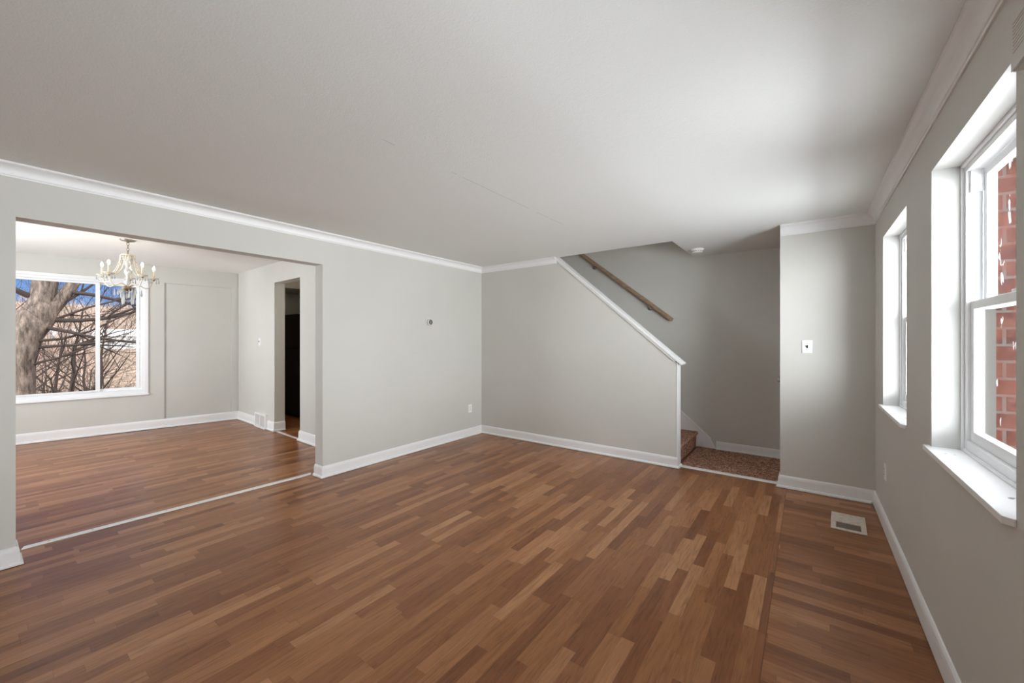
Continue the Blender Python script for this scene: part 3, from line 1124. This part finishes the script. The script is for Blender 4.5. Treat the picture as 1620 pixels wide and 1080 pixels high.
GROUND = material('leaf_litter_ground', (.4, .3, .2), .95, spec=.1, fn=f_ground)
struct(gm_, 'ground', GROUND, 'hillside of dry leaves and grass outside the dining window', 'ground', smooth=True)


def f_bark(nt, p):
    P = nt.pos()
    x, y, z = nt.xyz(P)
    n = nt.noise(nt.comb(nt.m('MULTIPLY', x, 14.0), nt.m('MULTIPLY', y, 14.0), nt.m('MULTIPLY', z, 3.5)), 1.0, 5.0, .7)
    nt.put(p.inputs['Base Color'], nt.ramp(n, [(.35, (.045, .032, .025)), (.52, (.125, .092, .072)), (.7, (.24, .18, .14))]))
    nt.put(p.inputs['Normal'], nt.bump(n, .8, .03))


BARK = material('grey_brown_bark', (.3, .24, .2), .9, spec=.15, fn=f_bark)
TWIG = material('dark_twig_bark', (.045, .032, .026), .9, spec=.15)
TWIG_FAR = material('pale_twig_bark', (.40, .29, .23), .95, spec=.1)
LEAF = material('dry_tan_leaves', (.62, .36, .17), .9, spec=.1)


def grow(mb, p, d, r, ln, depth, rng, seg=4, sides=6, spread=.7, up=.12, minr=.004):
    pts = [p.copy()]
    rs = [r]
    q = p.copy()
    dd = d.copy()
    for i in range(seg):
        dd = (dd + Vector((rng.uniform(-1, 1), rng.uniform(-1, 1), rng.uniform(-1, 1))) * .20 + Vector((0, 0, up * .3))).normalized()
        q = q + dd * (ln / seg)
        pts.append(q.copy())
        rs.append(max(minr * .6, r * (1 - .55 * (i + 1) / seg)))
    mb.tube(pts, rs, sides, False)
    if depth <= 0 or r < minr * .45:
        return
    nb = rng.choice((2, 3, 3, 4))
    for i in range(nb):
        t = rng.uniform(.3, 1.0) if i else 1.0
        k_ = min(seg, max(1, int(round(t * seg))))
        ax = Vector((rng.uniform(-1, 1), rng.uniform(-1, 1), rng.uniform(-.4, 1))).normalized()
        nd = (dd + ax * spread).normalized()
        grow(mb, pts[k_], nd, rs[k_] * rng.uniform(.55, .8), ln * rng.uniform(.55, .85), depth - 1, rng, seg, max(3, sides - 1), spread, up, minr)


# the big forked tree close to the dining window
bt = thing('tree', 'thick bare tree with a swollen fork close outside the dining window', 'tree', (-13.0, .62, gz(-13.0, .62) - .1))
tr = MB()
zt = gz(-13.0, .62)
rng = random.Random(3)
tk = [(-13.0, .55, zt - .3), (-13.0, .56, zt + .7), (-13.0, .60, .3), (-13.0, .60, .9), (-13.02, .66, 1.45), (-13.02, .82, 1.88), (-13.0, .94, 2.15)]
tr.tube(tk, [.27, .22, .20, .20, .24, .28, .20], 16, False)
tr.tube([(-13.02, .76, 1.72), (-13.05, .86, 2.1), (-13.05, .93, 2.6), (-13.0, .92, 3.4), (-12.95, .95, 4.8)], [.22, .20, .19, .17, .13], 14, False)
tr.tube([(-13.0, .94, 1.98), (-12.98, 1.13, 2.22), (-12.95, 1.32, 2.62), (-12.9, 1.60, 3.3), (-12.9, 1.80, 4.3)], [.17, .115, .10, .09, .07], 12, False)
tr.build('trunk', BARK, bt, smooth=True)
br = MB()
for (p, d, r, ln, dp) in [((-12.9, 1.30, 2.42), (.1, .9, -.05), .045, 1.3, 3), ((-12.95, .98, 1.80), (.2, 1, -.02), .050, 1.7, 3), ((-12.9, .9, 1.65), (.3, .9, -.35), .042, 1.6, 3),
                          ((-13, .70, 1.2), (.4, .8, -.05), .035, 1.5, 3), ((-13, .62, .8), (.5, .5, .2), .03, 1.2, 3), ((-13, .60, 1.5), (.2, -1, .35), .06, 1.5, 4),
                          ((-13, .7, 2.3), (.1, -1, .5), .06, 1.6, 4), ((-13, .7, 3.2), (.1, -.6, .9), .07, 2.0, 4), ((-12.9, 1.7, 3.2), (0, .8, .8), .05, 1.8, 4),
                          ((-12.9, 1.6, 3.0), (.2, -.4, .9), .04, 1.6, 4), ((-12.95, 1.2, 2.2), (.2, .7, .5), .03, 1.3, 4), ((-13, .55, .4), (.3, -.9, .3), .04, 1.3, 3),
                          ((-13.0, .95, 1.75), (.1, .9, .45), .03, 1.4, 4), ((-12.9, .75, 1.35), (.3, 1, .1), .03, 1.7, 4)]:
    grow(br, Vector(p), Vector(d).normalized(), r, ln, dp, rng, 4, 5, .7, .05, .004)
br.build('branches', TWIG, bt, smooth=True)

# slender bare trees on the slope; two shapes copied about
def bare_tree(name, label, group, seed, h, r, mat, depth=5, lean=(0, 0), minr=.004):
    rg = random.Random(seed)
    o = thing(name, label, 'tree', (0, 0, 0), group)
    t = MB()
    pts = []
    x = y = 0
    for i in range(6):
        pts.append((x, y, -.3 + h * .5 * i / 5))
        x += rg.uniform(-.12, .12) + lean[0]
        y += rg.uniform(-.12, .12) + lean[1]
    rs = [r * (1 - .5 * i / 5) for i in range(6)]
    t.tube(pts, rs, 8, False)
    t.build('trunk', mat, o, smooth=True)
    b = MB()
    for i in range(9):
        k_ = 1 + i % 5
        a = rg.uniform(0, 2 * PI)
        grow(b, Vector(pts[k_]), Vector((math.cos(a), math.sin(a), .7)).normalized(), rs[k_] * .55, h * .26, depth - 2, rg, 3, 5, .8, .15, minr)
    grow(b, Vector(pts[5]), Vector((0, 0, 1)), rs[5], h * .25, depth - 1, rg, 3, 5, .8, .15, minr)
    b.build('branches', mat, o, smooth=True)
    return o


def dup(o, loc, rz, sc_):
    c = o.copy()
    COL.objects.link(c)
    c.location = loc
    c.rotation_euler = (0, 0, rz)
    c.scale = (sc_, sc_, sc_)
    for chd_ in o.children:
        q = chd_.copy()
        COL.objects.link(q)
        q.parent = c
    return c


rg = random.Random(11)
near_l = 'slender bare tree among the tangle of branches behind the thick forked tree'
far_l = 'bare brown tree on the hillside in the distance'
protoA = [bare_tree('slender_tree', near_l, 'slender bare trees on the slope', s, 6.5, .075, TWIG, 5) for s in (21, 22)]
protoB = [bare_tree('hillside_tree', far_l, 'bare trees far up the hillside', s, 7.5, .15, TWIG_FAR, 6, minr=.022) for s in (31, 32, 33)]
near_spots = [(-14.6, 1.55), (-16.0, .6), (-16.6, 2.3), (-18.0, 1.5), (-20.5, 1.0), (-18.6, .2), (-23.0, 2.6), (-22.4, 1.6)]
for i, (x, y) in enumerate(near_spots):
    o = protoA[i] if i < 2 else dup(protoA[i % 2], (0, 0, 0), 0, 1)
    o.location = (x, y, gz(x, y))
    o.rotation_euler.z = rg.uniform(0, 6.28)
    sc0 = rg.uniform(.75, 1.1)
    o.scale = (sc0, sc0, sc0)
far_spots = []
for i in range(44):
    x = -38 - rg.uniform(0, 1) ** .9 * 85
    ylo, yhi = -x * .03, -x * .26
    y = rg.uniform(ylo, yhi)
    if x > -79 and .125 < -y / x < .19:      # a gap in the trees in front of the white building
        y = -x * rg.choice((.06, .08, .10, .115, .20, .22, .24))
    far_spots.append((x, y))
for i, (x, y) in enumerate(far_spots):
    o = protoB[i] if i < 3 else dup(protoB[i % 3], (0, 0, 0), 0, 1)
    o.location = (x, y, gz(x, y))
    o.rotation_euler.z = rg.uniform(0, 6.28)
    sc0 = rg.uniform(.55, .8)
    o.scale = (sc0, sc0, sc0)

# undergrowth: dry brush with clinging leaves, past counting
us_ = MB()
rg = random.Random(5)
for i in range(900):
    x = -14.5 - rg.uniform(0, 12) ** 1.0
    y = rg.uniform(-.05 * -x * .2, -x * .24)
    z = gz(x, y)
    h = rg.uniform(.4, 1.3)
    a = rg.uniform(0, 6.28)
    p = Vector((x, y, z))
    q_ = p + Vector((math.cos(a) * h * .4, math.sin(a) * h * .4, h))
    us_.tube([p, (p + q_) / 2 + Vector((rg.uniform(-.1, .1), rg.uniform(-.1, .1), 0)), q_], [.010, .007, .003], 3, False)
tag(us_.build('undergrowth', TWIG), 'dry brush and thin stems covering the slope outside the dining window', 'undergrowth', kind='stuff')
lf = MB()
for i in range(6500):
    x = -15.0 - rg.uniform(0, 14)
    y = rg.uniform(-.01 * -x, -x * .24)
    z = gz(x, y) + rg.uniform(.05, 1.5) ** 1.3
    s0 = rg.uniform(.03, .085)
    a, b = rg.uniform(0, 6.28), rg.uniform(-.8, .8)
    u_ = Vector((math.cos(a), math.sin(a), b)).normalized() * s0
    v_ = Vector((-math.sin(a), math.cos(a), rg.uniform(-.6, .6))).normalized() * s0 * .6
    c = Vector((x, y, z))
    lf.add([c - u_, c - v_, c + u_, c + v_], [(0, 1, 2, 3)])
tag(lf.build('dry_leaves', LEAF), 'tan dry leaves clinging to the brush outside the dining window', 'leaves', kind='stuff')


# low white building across the valley
def building(name, label, x, y, wd, dp, h, z, roofc):
    o = thing(name, label, 'building', (x, y, z))
    MB().box(x - dp / 2, x + dp / 2, y - wd / 2, y + wd / 2, z - 2, z + h).build('walls', material('pale_siding', (.55, .53, .50), .7), o)
    MB().prism([(x - dp / 2 - .4, z + h), (x + dp / 2 + .4, z + h), (x, z + h + 1.0)], y - wd / 2 - .4, y + wd / 2 + .4, 'y').build('roof', material(name + '_roof', roofc, .8), o)
    for i in range(4):
        yy = y - wd / 2 + (i + .5) * wd / 4
        MB().box(x + dp / 2, x + dp / 2 + .05, yy - .35, yy + .35, z + h * .30, z + h * .55).build('window', DARK, o)
    return o


building('building', 'long low white building seen between branches in the right half of the dining window', -76.0, 11.9, 8.5, 5.0, 1.3, gz(-76, 11.9) + .2, (.60, .58, .55))
building('house', 'small grey-roofed house far off behind the branches in the middle of the dining window', -80.0, 8.1, 3.4, 4.0, 1.2, gz(-80, 8.1) + .2, (.35, .38, .46))

# drop the bookkeeping property
for o in bpy.data.objects:
    if '_o' in o:
        del o['_o']
